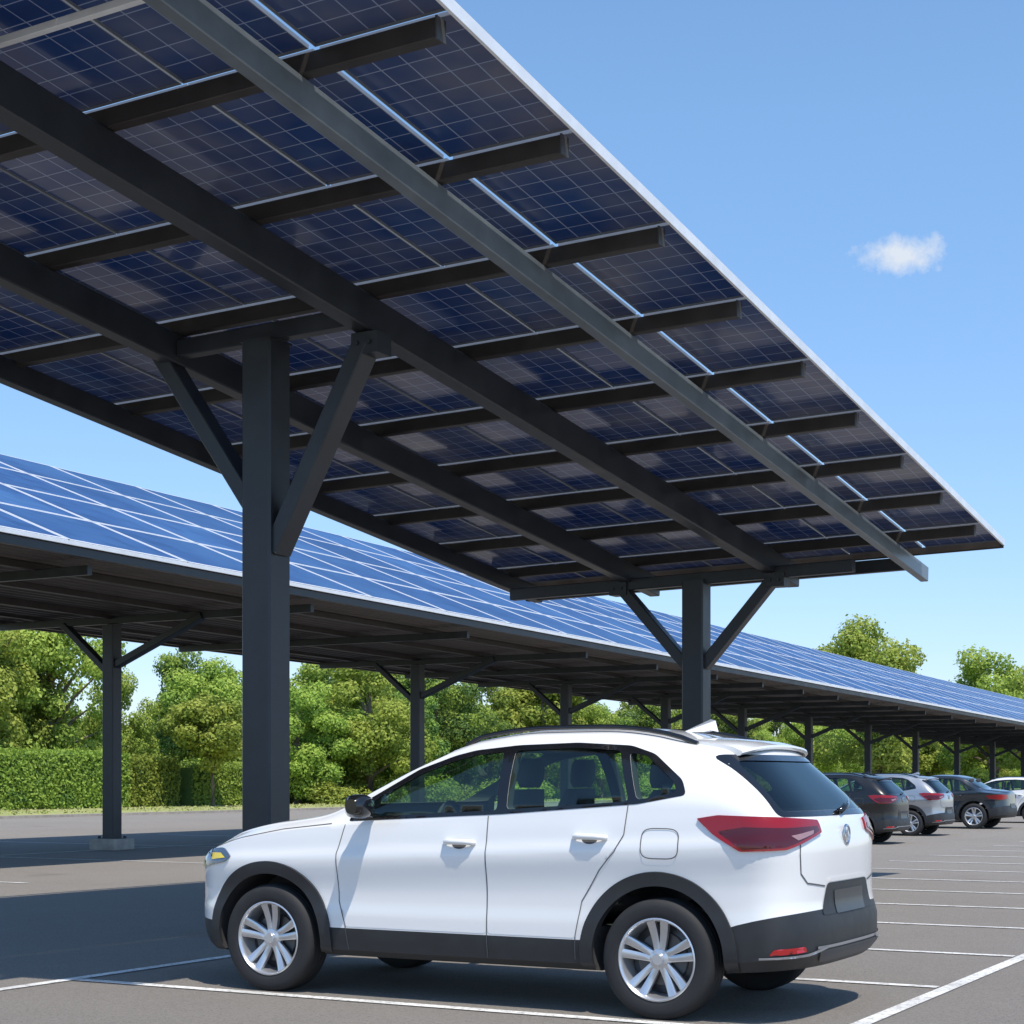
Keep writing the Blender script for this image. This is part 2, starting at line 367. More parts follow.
# ------------------------------------------------------------------ car
def pchip(pts):
    xs=np.array([p[0] for p in pts],float); ys=np.array([p[1] for p in pts],float)
    h=np.diff(xs); d=np.diff(ys)/h; m=np.zeros(len(xs)); m[0]=d[0]; m[-1]=d[-1]
    for i in range(1,len(xs)-1):
        m[i]=0 if d[i-1]*d[i]<=0 else 2*d[i-1]*d[i]/(d[i-1]+d[i])
    def fn(x):
        x=min(max(x,xs[0]),xs[-1]); i=min(int(np.searchsorted(xs,x,side='right'))-1,len(xs)-2); i=max(i,0)
        t=(x-xs[i])/h[i]
        return float((2*t**3-3*t**2+1)*ys[i]+(t**3-2*t**2+t)*h[i]*m[i]+(-2*t**3+3*t**2)*ys[i+1]+(t**3-t**2)*h[i]*m[i+1])
    return fn
SUV=dict(
 ztop=[(-.86,1.565),(-.4,1.61),(0,1.65),(.5,1.68),(.9,1.678),(1.3,1.635),(1.5,1.58),(1.7,1.495),(2.0,1.345),(2.35,1.175),(2.5,1.14),(2.8,1.10),(3.1,1.045),(3.3,.985),(3.45,.905),(3.53,.82)],
 zt=[(-.86,1.50),(-.4,1.545),(0,1.585),(.5,1.612),(.9,1.608),(1.3,1.565),(1.5,1.51),(1.7,1.43),(2.0,1.285),(2.35,1.125),(2.5,1.10),(2.8,1.06),(3.1,1.0),(3.3,.935),(3.45,.85),(3.53,.76)],
 zs=[(-.86,1.17),(-.3,1.22),(0,1.225),(.5,1.195),(1,1.16),(1.7,1.105),(2.1,1.08),(2.35,1.06),(2.8,1.005),(3.1,.94),(3.3,.88),(3.45,.79),(3.53,.70)],
 yt=[(-.86,.62),(0,.63),(.8,.635),(1.4,.63),(2.0,.70),(2.35,.745),(2.8,.74),(3.2,.70),(3.53,.62)],
 xr=[(.2,.14),(.3,.06),(.4,.0),(.56,0),(.62,.02),(.68,.03),(.95,.035),(1.10,.06),(1.2,.12),(1.4,.31),(1.52,.43),(1.6,.50)])
SEDAN=dict(SUV)
SEDAN['ztop']=[(-.86,1.02),(-.5,1.07),(-.3,1.09),(0,1.22),(.35,1.40),(.6,1.45),(1.0,1.465),(1.3,1.43),(1.6,1.32),(2.0,1.14),(2.25,1.04),(2.5,1.0),(2.8,.96),(3.1,.91),(3.3,.86),(3.45,.79),(3.53,.72)]
SEDAN['zt']=[(a,b-.05) for a,b in SEDAN['ztop']]
SEDAN['zs']=[(-.86,.93),(0,1.0),(.5,1.0),(1.7,.96),(2.1,.93),(2.8,.86),(3.1,.82),(3.3,.78),(3.45,.71),(3.53,.62)]
SEDAN['xr']=[(.2,.12),(.3,.05),(.4,.0),(.52,0),(.60,.02),(.70,.03),(.95,.05),(1.1,.08),(1.6,.1)]
XR,XF=-.86,3.53
def build_body(T):
    F={k_:pchip(v_) for k_,v_ in T.items()}
    side=pchip([(.2,.945),(.3,.962),(.42,.980),(.52,.980),(.60,.972),(.68,.970),(.76,.978),(.84,.993),(.885,1.0),(.93,1.0),(.955,.990),(.985,.981),(1.06,.970),(1.15,.953),(1.30,.93)])
    xf=pchip([(.2,-.15),(.35,-.02),(.5,0),(.6,0),(.75,-.02),(.85,-.05),(.95,-.10),(1.1,-.18)])
    zc=pchip([(-.86,.635),(-.66,.60),(-.5,.565),(-.2,.47),(.3,.435),(3.0,.435),(3.53,.46)])
    zb=pchip([(-.86,.31),(-.3,.27),(.5,.25),(2.5,.25),(3.53,.23)])
    st=[]
    n=3.3;a0=.38;K=16
    for k_ in range(K+1):
        th=k_/K*math.pi/2; st.append((XR+a0*(1-math.cos(th)**(2/n)),max(.02,math.sin(th)**(2/n))))
    x=XR+a0+.035
    n2=2.7;b0=.62
    while x<XF-b0-.02: st.append((x,1.)); x+=.04
    K=18
    for k_ in range(K,-1,-1):
        th=k_/K*math.pi/2; st.append((XF-b0*(1-math.cos(th)**(2/n2)),max(.02,math.sin(th)**(2/n2))))
    def sect(X0,fw,ins=0,zfl=None):
        W=.89*fw-ins*min(1,fw); yt=F['yt'](X0)*fw-ins*.6*min(1,fw); z0=zb(X0) if zfl is None else zfl
        c=zc(X0) if zfl is None else zfl+.05; s_=F['zs'](X0)-ins*.2; t_=max(F['zt'](X0)-ins*.75,s_+.01); tp=max(F['ztop'](X0)-ins*.9,t_+.008)
        if zfl is not None: c=min(c,s_-.05)
        cs=.045*(X0-1.2)
        sd_=lambda z: side(z+cs*min(1,max(0,(z-.5)/.25)))
        L=[(0,z0),(.45*W,z0),(.84*W,z0),(.915*W,z0+.008)]
        for q in np.linspace(.25,1,4): z=z0+(c-z0)*q; L.append((W*sd_(z),z))
        for q in np.linspace(0,1,27)[1:]: z=c+(s_-c)*q; L.append((W*sd_(z),z))
        ys_=W*sd_(s_)
        for q in np.linspace(0,1,12)[1:]:
            z=s_+(t_-s_)*q; L.append((ys_+(yt-ys_)*q**1.06+.022*fw*math.sin(math.pi*q)*min(1,(t_-s_)/.3),z))
        for q in np.linspace(0,1,13)[1:]:
            ph=q*math.pi/2; L.append((yt*math.cos(ph)**.9,t_+(tp-t_)*math.sin(ph)))
        L[-1]=(0,tp)
        out=[]
        rb=min(1,max(0,(.5-X0)/(.5-XR))); rb=rb*rb*(3-2*rb); fb=min(1,max(0,(X0-2.7)/.83)); fb=fb*fb
        for y,z in L: out.append((X0+F['xr'](z)*rb+xf(z)*fb,y,z))
        return out
    def grid(stl,ins=0,zfl=None):
        V=[];Fc=[];mi=[]
        rings=[]
        for X0,fw in stl:
            h=sect(X0,fw,ins,zfl); ring=[(x,y,z) for x,y,z in h]+[(x,-y,z) for x,y,z in h[-2:0:-1]]
            rings.append(ring)
        m=len(rings[0]); nh=len(h)
        for r_ in rings: V+=r_
        for i in range(len(rings)-1):
            for j in range(m):
                a=i*m+j;b=i*m+(j+1)%m; Fc.append((a,a+m,b+m,b))
                jj=j if j<nh-1 else m-1-j
                mi.append(1 if (jj<7) else 0)
        for base,rev in ((0,False),((len(rings)-1)*m,True)):
            for j in range(nh-1):
                l0,l1=j,j+1; r0=(m-j)%m; r1=m-(j+1)
                q=[base+l0,base+l1,base+r1,base+r0]; q=list(dict.fromkeys(q))
                if rev: q=q[::-1]
                Fc.append(tuple(q)); mi.append(1 if j<7 else 0)
        return V,Fc,mi
    V,Fc,mi=grid(st)
    me=D.meshes.new('tmpbody'); me.from_pydata(V,[],Fc); me.polygons.foreach_set('material_index',np.array(mi,dtype=np.int32)); me.update()
    bm=bmesh.new(); bm.from_mesh(me); bmesh.ops.recalc_face_normals(bm,faces=bm.faces[:]); bm.to_mesh(me); 
    bvh=BVHTree.FromBMesh(bm); bm.free()
    for _ in range(3): me.materials.append(None)
    ob=D.objects.new('tmpbody',me); COL.objects.link(ob)
    tmp=[ob]
    def cutter(v,f):
        c=D.meshes.new('cut'); c.from_pydata([tuple(q) for q in v],[],f); 
        b_=bmesh.new(); b_.from_mesh(c); bmesh.ops.recalc_face_normals(b_,faces=b_.faces[:]); b_.to_mesh(c); b_.free()
        for _ in range(3): c.materials.append(None)
        c.polygons.foreach_set('material_index',np.full(len(c.polygons),2,dtype=np.int32))
        co=D.objects.new('cut',c); COL.objects.link(co); tmp.append(co)
        md=ob.modifiers.new('b','BOOLEAN'); md.operation='DIFFERENCE'; md.solver='EXACT'; md.object=co; md.material_mode='INDEX'
    inner=[(x,1.) for x in np.arange(-.40,2.2,.08)]
    v,f,_=grid(inner,.075,.5); cutter(v,f)
    return ob,bvh,cutter,tmp
def prism(poly,axis,a,b):
    n=len(poly)
    if axis=='y': v=[(p,a,q) for p,q in poly]+[(p,b,q) for p,q in poly]
    else: v=[(a,p,q) for p,q in poly]+[(b,p,q) for p,q in poly]
    return v,[tuple(range(n)),tuple(range(2*n-1,n-1,-1))]+[(i,n+i,n+(i+1)%n,(i+1)%n) for i in range(n)]
def smoothpoly(poly,r=.025,k=4):
    out=[];n=len(poly)
    for i in range(n):
        p=Vector(poly[i]);a=Vector(poly[i-1]);b=Vector(poly[(i+1)%n])
        ra=min(r,(a-p).length*.45); rb_=min(r,(b-p).length*.45)
        s=p+(a-p).normalized()*ra; e=p+(b-p).normalized()*rb_
        for j in range(k+1):
            t=j/k; out.append(tuple((1-t)**2*s+2*t*(1-t)*p+t*t*e))
    return out
def subdiv(poly,step):
    out=[]
    for i in range(len(poly)):
        a=Vector(poly[i]);b=Vector(poly[(i+1)%len(poly)]); n=max(1,int((b-a).length/step))
        for k_ in range(n): out.append(tuple(a+(b-a)*k_/n))
    return out
def inpoly(p,poly):
    x,y=p;c=False;n=len(poly)
    for i in range(n):
        x1,y1=poly[i];x2,y2=poly[i-1]
        if (y1>y)!=(y2>y) and x<(x2-x1)*(y-y1)/(y2-y1)+x1: c=not c
    return c
def region(outer,holes=(),step=.04):
    loops=[subdiv(outer,step)]+[subdiv(h,step) for h in holes]
    V=[];E=[]
    for L in loops:
        o=len(V); V+=[Vector(p) for p in L]; E+=[(o+i,o+(i+1)%len(L)) for i in range(len(L))]
    xs=[p[0] for p in outer];ys=[p[1] for p in outer]
    for x in np.arange(min(xs)+step*.5,max(xs),step):
        for y in np.arange(min(ys)+step*.5,max(ys),step):
            if inpoly((x,y),outer) and not any(inpoly((x,y),h) for h in holes): V.append(Vector((x,y)))
    r=delaunay_2d_cdt(V,E,[],0,1e-5)
    vv=r[0];ff=[]
    for t in r[2]:
        c=sum((vv[i] for i in t),Vector((0,0)))/len(t)
        if inpoly(c,outer) and not any(inpoly(c,h) for h in holes): ff.append(tuple(t))
    return vv,ff
def mapside(s): return lambda u,v:(Vector((u,2*s,v)),Vector((0,-s,0)))
def maprear(u,v): return (Vector((-2,u,v)),Vector((1,0,0)))
def mapfront(u,v): return (Vector((5,u,v)),Vector((-1,0,0)))
def mapwrap(cx,cy,s):
    def fn(u,v):
        a=u/.6
        d=Vector((math.cos(a),math.sin(a)*s,0)); return (Vector((cx,cy*s,v))+d*2,-d)
    return fn
def project(bvh,fn,vv,ff,off,name,mat,parent,thick=0,smooth=True):
    out=[]
    for p in vv:
        o,d=fn(p[0],p[1]); h=bvh.ray_cast(o,d)
        if h[0] is None: h=bvh.find_nearest(o+d*1.2)
        out.append(h[0]-d*off)
    nf=[]
    for t in ff:
        a,b,c_=[out[i] for i in t[:3]]; _,d=fn(*vv[t[0]][:2])
        nf.append(t[::-1] if (b-a).cross(c_-a).dot(d)>0 else t)
    o=mk(name,out,nf,mat,parent,smooth)
    if thick:
        me=o.data; bm=bmesh.new(); bm.from_mesh(me)
        be=[e for e in bm.edges if e.is_boundary]
        dirs={}
        for i,p in enumerate(vv): dirs[i]=fn(p[0],p[1])[1]
        bm.verts.ensure_lookup_table()
        for i,v_ in enumerate(bm.verts): v_.co-=dirs[i]*thick
        r=bmesh.ops.extrude_edge_only(bm,edges=be)
        nv=[g for g in r['geom'] if isinstance(g,bmesh.types.BMVert)]
        for q in nv:
            hit=bvh.find_nearest(q.co); q.co=hit[0]-hit[1]*.004
        bmesh.ops.recalc_face_normals(bm,faces=bm.faces[:])
        bm.to_mesh(me); bm.free(); me.polygons.foreach_set('use_smooth',[True]*len(me.polygons)); me.set_sharp_from_angle(angle=math.radians(35))
    return o
def strips(bvh,fn,lines,w,off,name,mat,parent):
    for L in lines:
        V=[];Fc=[];pts=[]
        for i in range(len(L)-1):
            a=Vector(L[i]);b=Vector(L[i+1]);n=max(1,int((b-a).length/.03))
            for k_ in range(n): pts.append(a+(b-a)*k_/n)
        pts.append(Vector(L[-1]))
        for i,p in enumerate(pts):
            t=(pts[min(i+1,len(pts)-1)]-pts[max(i-1,0)]).normalized(); nn=Vector((-t.y,t.x))*w/2
            V+= [p+nn,p-nn]
        for i in range(len(pts)-1): a=2*i; Fc.append((a,a+1,a+3,a+2))
        project(bvh,fn,V,Fc,off,name,mat,parent)
def tube(pts,r,n=8):
    V=[];F=[]
    for i,p in enumerate(pts):
        p=Vector(p); t=(Vector(pts[min(i+1,len(pts)-1)])-Vector(pts[max(i-1,0)])).normalized()
        s=t.cross(Vector((0,0,1)));s=s.normalized() if s.length>1e-4 else Vector((1,0,0)); u=s.cross(t)
        rr=r[i] if isinstance(r,(list,tuple)) else r
        for k_ in range(n): a=2*math.pi*k_/n; V.append(p+s*math.cos(a)*rr+u*math.sin(a)*rr)
    for i in range(len(pts)-1):
        for k_ in range(n): a=i*n+k_;b=i*n+(k_+1)%n; F.append((a,b,b+n,a+n))
    F.append(tuple(range(n))[::-1]); F.append(tuple(range((len(pts)-1)*n,len(pts)*n)))
    return V,F
def make_wheel(parent,x,y,s,R=.345):
    w=D.objects.new('wheel',None); COL.objects.link(w); w.parent=parent; w.location=(x,y*s,R); w.empty_display_size=.2
    if s<0: w.rotation_euler=(0,0,math.pi)
    prof=[(.225,.095),(.236,.105),(.26,.112),(.30,.112),(.325,.105),(.338,.09),(.344,.07),(.345,.045),(.339,.043),(.339,.036),(.345,.034),(.345,.004),(.339,.002),(.339,-.005),(.345,-.007),(.345,-.04),(.339,-.042),(.339,-.05),(.345,-.052),(.343,-.08),(.33,-.1),(.30,-.112),(.24,-.105),(.225,-.09)]
    v,f=lathe_geo(prof,64); mk('tyre',v,f,M_rubber,w,True,angle=35)
    g=[lathe_geo([(.234,.098),(.237,.108),(.230,.112),(.222,.104),(.215,.085),(.205,.03),(.20,-.09)],64)]
    g.append(lathe_geo([(.0005,.093),(.03,.093),(.034,.088),(.036,.075),(.058,.068),(.066,.055),(.066,.03)],32))
    for k_ in range(5):
        for dd in (-.19,.19):
            a0=2*math.pi*k_/5+math.pi/2; a1=a0+dd*1.0
            P0=(.045*math.cos(a0+dd*1.5),.045*math.sin(a0+dd*1.5)); P1=(.222*math.cos(a1*1.0),.222*math.sin(a1))
            d=Vector((P1[0]-P0[0],P1[1]-P0[1])).normalized(); nrm=Vector((-d.y,d.x))
            V_=[];m=5
            for q in range(m):
                t=q/(m-1); cx=P0[0]+(P1[0]-P0[0])*t; cz=P0[1]+(P1[1]-P0[1])*t
                hw=.018+.007*t; yt=.068+.03*t-.012*math.sin(math.pi*t); 
                for sx,yy in ((-1,yt-.03),(-1,yt-.004),(-.65,yt),(.65,yt),(1,yt-.004),(1,yt-.03)):
                    V_.append((cx+nrm.x*hw*sx,yy,cz+nrm.y*hw*sx))
            F_=[]
            for q in range(m-1):
                for j in range(5): a=q*6+j; F_.append((a,a+1,a+7,a+6))
            g.append((V_,F_))
    for k_ in range(5):
        a=2*math.pi*(k_+.5)/5+math.pi/2
        vv,ff=lathe_geo([(.0005,.072),(.009,.072),(.01,.06)],8); g.append(([(p[0]+.047*math.cos(a),p[1],p[2]+.047*math.sin(a)) for p in vv],ff))
    v,f=join_geo(g); mk('rim',v,f,M_rim,w,True,angle=30)
    v,f=lathe_geo([(.0005,.02),(.15,.02),(.155,.015),(.155,0),(.20,-.02),(.20,-.03)],40); mk('brake_disc',v,f,M_disc,w,True,angle=30)
    return w
def make_car(name,T,paint,loc,rot,label,cat,group=None,detail=True):
    car=empty(name,loc,rot,label,cat,group)
    ob,bvh,cutter,tmp=build_body(T)
    if T is SUV:
        gf=smoothpoly([(2.02,1.128),(1.97,1.235),(1.68,1.395),(1.45,1.475),(1.3,1.508),(1.09,1.53),(1.05,1.178)],.03)
        gr=smoothpoly([(.985,1.183),(1.01,1.535),(.6,1.55),(.31,1.53),(.19,1.238)],.03)
        gq=smoothpoly([(.14,1.245),(.25,1.52),(.13,1.495),(-.07,1.35),(-.10,1.29)],.03)
        outer=smoothpoly([(2.12,1.10),(2.05,1.225),(1.70,1.425),(1.45,1.508),(1.3,1.54),(1.0,1.568),(.6,1.58),(.25,1.56),(.09,1.51),(-.12,1.36),(-.16,1.275),(.13,1.222),(1.02,1.155)],.03)
        rg=smoothpoly([(-.71,1.185),(-.61,1.47),(.61,1.47),(.71,1.185)],.05); ro=smoothpoly([(-.76,1.155),(-.65,1.505),(.65,1.505),(.76,1.155)],.05)
        ws=smoothpoly([(-.70,1.205),(-.62,1.54),(.62,1.54),(.70,1.205)],.05)
    else:
        gf=smoothpoly([(1.85,.99),(1.55,1.23),(1.25,1.34),(1.05,1.35),(1.02,1.02)],.03)
        gr=smoothpoly([(.97,1.02),(.99,1.35),(.6,1.33),(.4,1.28),(.22,1.04)],.03)
        gq=smoothpoly([(.17,1.04),(.32,1.23),(.2,1.17),(.06,1.06)],.02)
        outer=smoothpoly([(1.93,.965),(1.58,1.255),(1.25,1.37),(.6,1.365),(.33,1.28),(-.05,1.04),(1.0,.995)],.03)
        rg=smoothpoly([(-.6,1.12),(-.54,1.36),(.54,1.36),(.6,1.12)],.05); ro=smoothpoly([(-.66,1.1),(-.58,1.385),(.58,1.385),(.66,1.1)],.06)
        ws=smoothpoly([(-.66,1.07),(-.58,1.36),(.58,1.36),(.66,1.07)],.05)
    V=[];Fc=[]
    for g in (gf,gr,gq):
        v,f=prism(g,'y',-1.3,1.3); o_=len(V); V+=v; Fc+=[tuple(i+o_ for i in q) for q in f]
    cutter(V,Fc)
    v,f=prism(rg,'x',-1.5,.35); cutter(v,f)
    v,f=prism(ws,'x',1.25,3.2); cutter(v,f)
    V=[];Fc=[]
    for x in (0,2.71):
        for s in (-1,1):
            n=56;rad=.415; o_=len(V)
            for y in (.52*s,1.3*s): V+=[(x+rad*math.cos(2*math.pi*k_/n),y,.355+rad*math.sin(2*math.pi*k_/n)) for k_ in range(n)]
            Fc+=[tuple(o_+i for i in range(n)),tuple(o_+n+i for i in range(n))[::-1]]+[(o_+i,o_+(i+1)%n,o_+n+(i+1)%n,o_+n+i) for i in range(n)]
    cutter(V,Fc)
    dg=bpy.context.evaluated_depsgraph_get(); ev=ob.evaluated_get(dg); me=D.meshes.new_from_object(ev)
    vs=[v_.co.copy() for v_ in me.vertices]
    def extract(nm,idxs,mats,mapi):
        used={};VV=[];FF=[];MI=[]
        for p in me.polygons:
            if p.material_index in idxs:
                q=[]
                for i in p.vertices:
                    if i not in used: used[i]=len(VV); VV.append(vs[i])
                    q.append(used[i])
                FF.append(q); MI.append(mapi[p.material_index])
        return mk(nm,VV,FF,mats,car,True,MI,angle=30)
    extract('body',(0,2),[paint,M_int],{0:0,2:1})
    extract('lower_cladding',(1,),[M_clad],{1:0})
    for o_ in tmp: D.objects.remove(o_)
    for s in (1,-1):
        for g in (gf,gr,gq):
            vv,ff=region(g,(),.06); project(bvh,mapside(s),vv,ff,-.006,'window',M_glass,car)
        vv,ff=region(outer,(gf,gr,gq),.05); project(bvh,mapside(s),vv,ff,.0025,'window_trim',M_gloss,car)
        if T is SUV:
            fd=smoothpoly([(1.108,.445),(2.12,.445),(2.165,.60),(2.175,.9),(2.13,1.075),(1.6,1.10),(1.108,1.138)],.025)
            rd=smoothpoly([(1.10,.445),(1.10,1.14),(.6,1.175),(.19,1.208),(.215,1.02),(.36,.84),(.475,.66),(.515,.445)],.025)
            L=[[(1.104,1.145),(1.104,.30)],[(2.13,1.08),(2.177,.9),(2.168,.60),(2.12,.46),(2.10,.30)],
               [(.19,1.215),(.205,1.05),(.26,.95),(.36,.84),(.475,.66),(.515,.46),(.52,.32)]]
            fx,fz=-.02,1.0; L.append([(fx+.115*math.copysign(abs(math.cos(a))**.5,math.cos(a)),fz+.085*math.copysign(abs(math.sin(a))**.5,math.sin(a))) for a in np.linspace(0,2*math.pi,41)])
            L.append([(2.24,1.085),(2.62,1.045),(2.95,.985),(3.15,.93)])
        else:
            fd=smoothpoly([(1.12,.455),(2.08,.455),(2.15,.65),(2.0,.93),(1.10,.965)],.05); rd=smoothpoly([(1.10,.455),(1.085,.965),(.2,.98),(.2,.9),(.36,.8),(.475,.66),(.515,.455)],.06)
            L=[fd+[fd[0]],rd+[rd[0]]]
        for k_,dpoly in enumerate((fd,rd)):
            vv,ff=region(dpoly,(),.025); d=project(bvh,mapside(s),vv,ff,.0018,'door',paint,car)
            hx,hz=((1.29,.985),(.42,1.03))[k_]
            if T is not SUV: hz-=.13
            h=bvh.ray_cast(Vector((hx,2*s,hz)),Vector((0,-s,0)))[0]
            n=20
            lp=[(hx+.05*math.cos(2*math.pi*i/n),hz-.012+.028*math.sin(2*math.pi*i/n)) for i in range(n)]
            vv,ff=region(lp,(),.03); project(bvh,mapside(s),vv,ff,.0035,'handle_recess',M_seam,d)
            v,f=tube([(hx-.105,h.y+s*.004,hz-.002),(hx-.095,h.y+s*.028,hz),(hx-.05,h.y+s*.036,hz+.003),(hx+.03,h.y+s*.036,hz+.004),(hx+.085,h.y+s*.028,hz+.002),(hx+.10,h.y+s*.004,hz)],[.014,.017,.018,.018,.017,.014],10)
            mk('handle',v,f,paint,d,True,angle=60)
        strips(bvh,mapside(s),L,.0055,.0038,'panel_gap',M_seam,car)
        for x in (0,2.71):
            a0,a1=(-14,194)
            pts=[(x+.405*math.cos(math.radians(a)),.355+.405*math.sin(math.radians(a))) for a in np.linspace(a0,a1,60)]
            r2=.485
            pts+=[(x+r2*math.cos(math.radians(a)),.355+r2*math.sin(math.radians(a))) for a in np.linspace(a1-2,a0+2,60)]
            pts=[(p_,max(q_,.275)) for p_,q_ in pts]
            vv,ff=region(pts,(),.022); project(bvh,mapside(s),vv,ff,.003,'wheel_arch_trim',M_clad,car,thick=.013)
        R=math.radians
        if T is SUV: tl=[(98,1.145),(110,1.165),(138,1.155),(169,1.135),(170,1.065),(157,1.03),(140,.975),(120,.965),(107,1.06)]
        else: tl=[(105,.9),(138,.93),(165,.92),(165,.83),(138,.79),(112,.82)]
        tl=smoothpoly([(R(a)*.6,z) for a,z in tl],.010)
        vv,ff=region(tl,(),.014); project(bvh,mapwrap(-.16,.3,s),vv,ff,.004,'tail_lamp',M_red1,car,thick=.010)
        if T is SUV:
            t3=smoothpoly([(R(a)*.6,z) for a,z in [(110,1.075),(122,1.10),(140,1.095),(166,1.102),(167,1.076),(155,1.042),(139,.990),(121,.980)]],.006)
            vv,ff=region(t3,(),.014); project(bvh,mapwrap(-.16,.3,s),vv,ff,.0165,'lamp_segment',M_red2,car)
            t2=smoothpoly([(R(a)*.6,z) for a,z in [(143,1.052),(161,1.080),(160,1.060),(147,1.026)]],.004)
            vv,ff=region(t2,(),.014); project(bvh,mapwrap(-.16,.3,s),vv,ff,.019,'reversing_lamp',M_pink,car)
            rf=smoothpoly([(R(a)*.6,z) for a,z in [(132,.395),(134,.43),(150,.44),(151,.41)]],.01)
            vv,ff=region(rf,(),.02); project(bvh,mapwrap(-.16,.3,s),vv,ff,.006,'reflector',M_redref,car)
            sv=[(R(a)*.6,z) for a,z in [(128,.372),(152,.385),(168,.415),(168,.430),(151,.399),(128,.384)]]
            vv,ff=region(sv,(),.02); project(bvh,mapwrap(-.16,.3,s),vv,ff,.014,'bumper_trim',M_satin,car)
        hl=[(70,.865),(64,.92),(45,.90),(24,.83),(26,.77),(50,.79),(66,.825)] if T is SUV else [(80,.76),(60,.79),(30,.72),(30,.66),(60,.68)]
        hl=smoothpoly([(R(a)*.6,z) for a,z in hl],.015)
        vv,ff=region(hl,(),.02); project(bvh,mapwrap(2.75,.2,s),vv,ff,.004,'headlight',M_hl,car,thick=.008)
        if T is SUV:
            am=[(R(a)*.6,z) for a,z in [(67,.855),(63,.885),(56,.885),(57,.84)]]
            vv,ff=region(am,(),.02); project(bvh,mapwrap(2.75,.2,s),vv,ff,.015,'indicator_lamp',M_amber,car)
        zz=1.185 if T is SUV else 1.03; xx=1.93
        v,f=[],[]
        secs=[(.88,.045,.035),(.92,.075,.06),(.98,.095,.075),(1.05,.09,.07),(1.09,.05,.045)]
        for yy,ry,rz in secs:
            for k_ in range(14):
                a=2*math.pi*k_/14; v.append((xx+ry*.8*math.copysign(abs(math.cos(a))**.7,math.cos(a)),yy*s,zz+.012+rz*math.copysign(abs(math.sin(a))**.7,math.sin(a))))
        for i in range(4):
            for k_ in range(14): a=i*14+k_;b=i*14+(k_+1)%14; f.append((a,b,b+14,a+14))
        f.append(tuple(range(14))[::-1]); f.append(tuple(range(56,70)))
        g2=beam_geo((xx+.02,.82*s,zz-.05),(xx,.95*s,zz-.03),.06,.035); v,f=join_geo([(v,f),g2])
        mk('mirror',v,f,M_gloss,car,True,angle=45)
        if T is SUV:
            pts=[]
            for x in np.linspace(1.42,-.12,16):
                h=bvh.ray_cast(Vector((x,.565*s,3)),Vector((0,0,-1)))[0]; e=min(1,min(1.42-x,x+.12)/.12); pts.append((x,.565*s,h.z+.004+.026*e))
            v,f=tube(pts,.015,8); mk('roof_rail',v,f,M_gloss,car,True,angle=60)
        for x in (0,2.71): make_wheel(car,x,.775,s)
    vv,ff=region(rg,(),.06); project(bvh,maprear,vv,ff,-.004,'rear_window',M_glassd,car)
    vv,ff=region(ro,(rg,),.025); project(bvh,maprear,vv,ff,.004,'rear_window_trim',M_gloss,car)
    vv,ff=region(ws,(),.06); project(bvh,mapfront,vv,ff,-.004,'windscreen',M_glass,car)
    if T is SUV:
        pl_=smoothpoly([(-.46,.60),(-.36,.775),(.36,.775),(.46,.60)],.03)
        vv,ff=region(pl_,(),.03); project(bvh,maprear,vv,ff,.004,'plate_recess',M_clad,car)
    pz=.665 if T is SUV else .62
    plp=smoothpoly([(-.26,pz-.065),(-.26,pz+.065),(.26,pz+.065),(.26,pz-.065)],.012)
    vv,ff=region(plp,(),.03); project(bvh,maprear,vv,ff,.008,'number_plate',M_plate,car)
    if T is SUV:
        L=[[(-.66,1.02),(-.67,.95),(-.66,.84),(-.60,.785),(-.39,.76)],[(.39,.76),(.60,.785),(.66,.84),(.67,.95),(.66,1.02)]]
        strips(bvh,maprear,L,.008,.0035,'tailgate_gap',M_seam,car)
        strips(bvh,maprear,[[(-.33,.795),(.33,.795)]],.02,.010,'tailgate_trim',paint,car)
        bp=smoothpoly([(-.48,.335),(-.55,.405),(.55,.405),(.48,.335)],.03)
        vv,ff=region(bp,(),.03); project(bvh,maprear,vv,ff,.004,'bumper_insert',M_greyp,car,thick=.008)
        strips(bvh,maprear,[[(-.56,.424),(.56,.424)]],.016,.010,'bumper_trim',M_satin,car)
        h=bvh.ray_cast(Vector((-2,0,1.04)),Vector((1,0,0)))[0]
        g=[lathe_geo([(.046,.004),(.052,.012),(.060,.010),(.062,0)],32)]
        def bar(x0,z0,x1,z1):
            a=Vector((x0,.005,z0));b=Vector((x1,.005,z1)); g.append(beam_geo(a,b,.008,.006,up=(0,1,0)))
        bar(-.026,.040,0,-.036);bar(.026,.040,0,-.036)
        v,f=join_geo(g); em=mk('emblem',v,f,M_chrome,car,True,angle=30); em.location=(h.x-.004,0,h.z); em.rotation_euler=(0,0,math.pi/2)
        V=[];Fc=[];MI=[];ny=31;hw=.555
        def rz(x,y):
            return bvh.ray_cast(Vector((x,y,3)),Vector((0,0,-1)))[0].z
        for i in range(ny):
            y=-hw+2*hw*i/(ny-1); e=abs(y/hw)**6
            z1=rz(-.02,y);z2=rz(-.14,y);z3=rz(-.24,y)
            sl_=(z3-z2)/.10*.75
            top=[(-.02,z1-.004),(-.08,rz(-.08,y)+.012),(-.14,z2+.018),(-.24,z3+.020),(-.36+.03*e,z3+.018+sl_*.12),(-.435+.05*e,z3+.004+sl_*.195)]
            zr=top[-1][1]
            bot=[(-.44+.05*e,zr-.012),(-.425+.05*e,zr-.026),(-.32,zr-.030)]
            for x,z in top+bot: V.append((x,y,z))
        m=9
        for i in range(ny-1):
            for j in range(m-1): a=i*m+j; Fc.append((a,a+m,a+m+1,a+1)); MI.append(1 if j>=7 else 0)
            Fc.append((i*m+m-1,i*m+2*m-1,i*m+m,i*m)); MI.append(1)
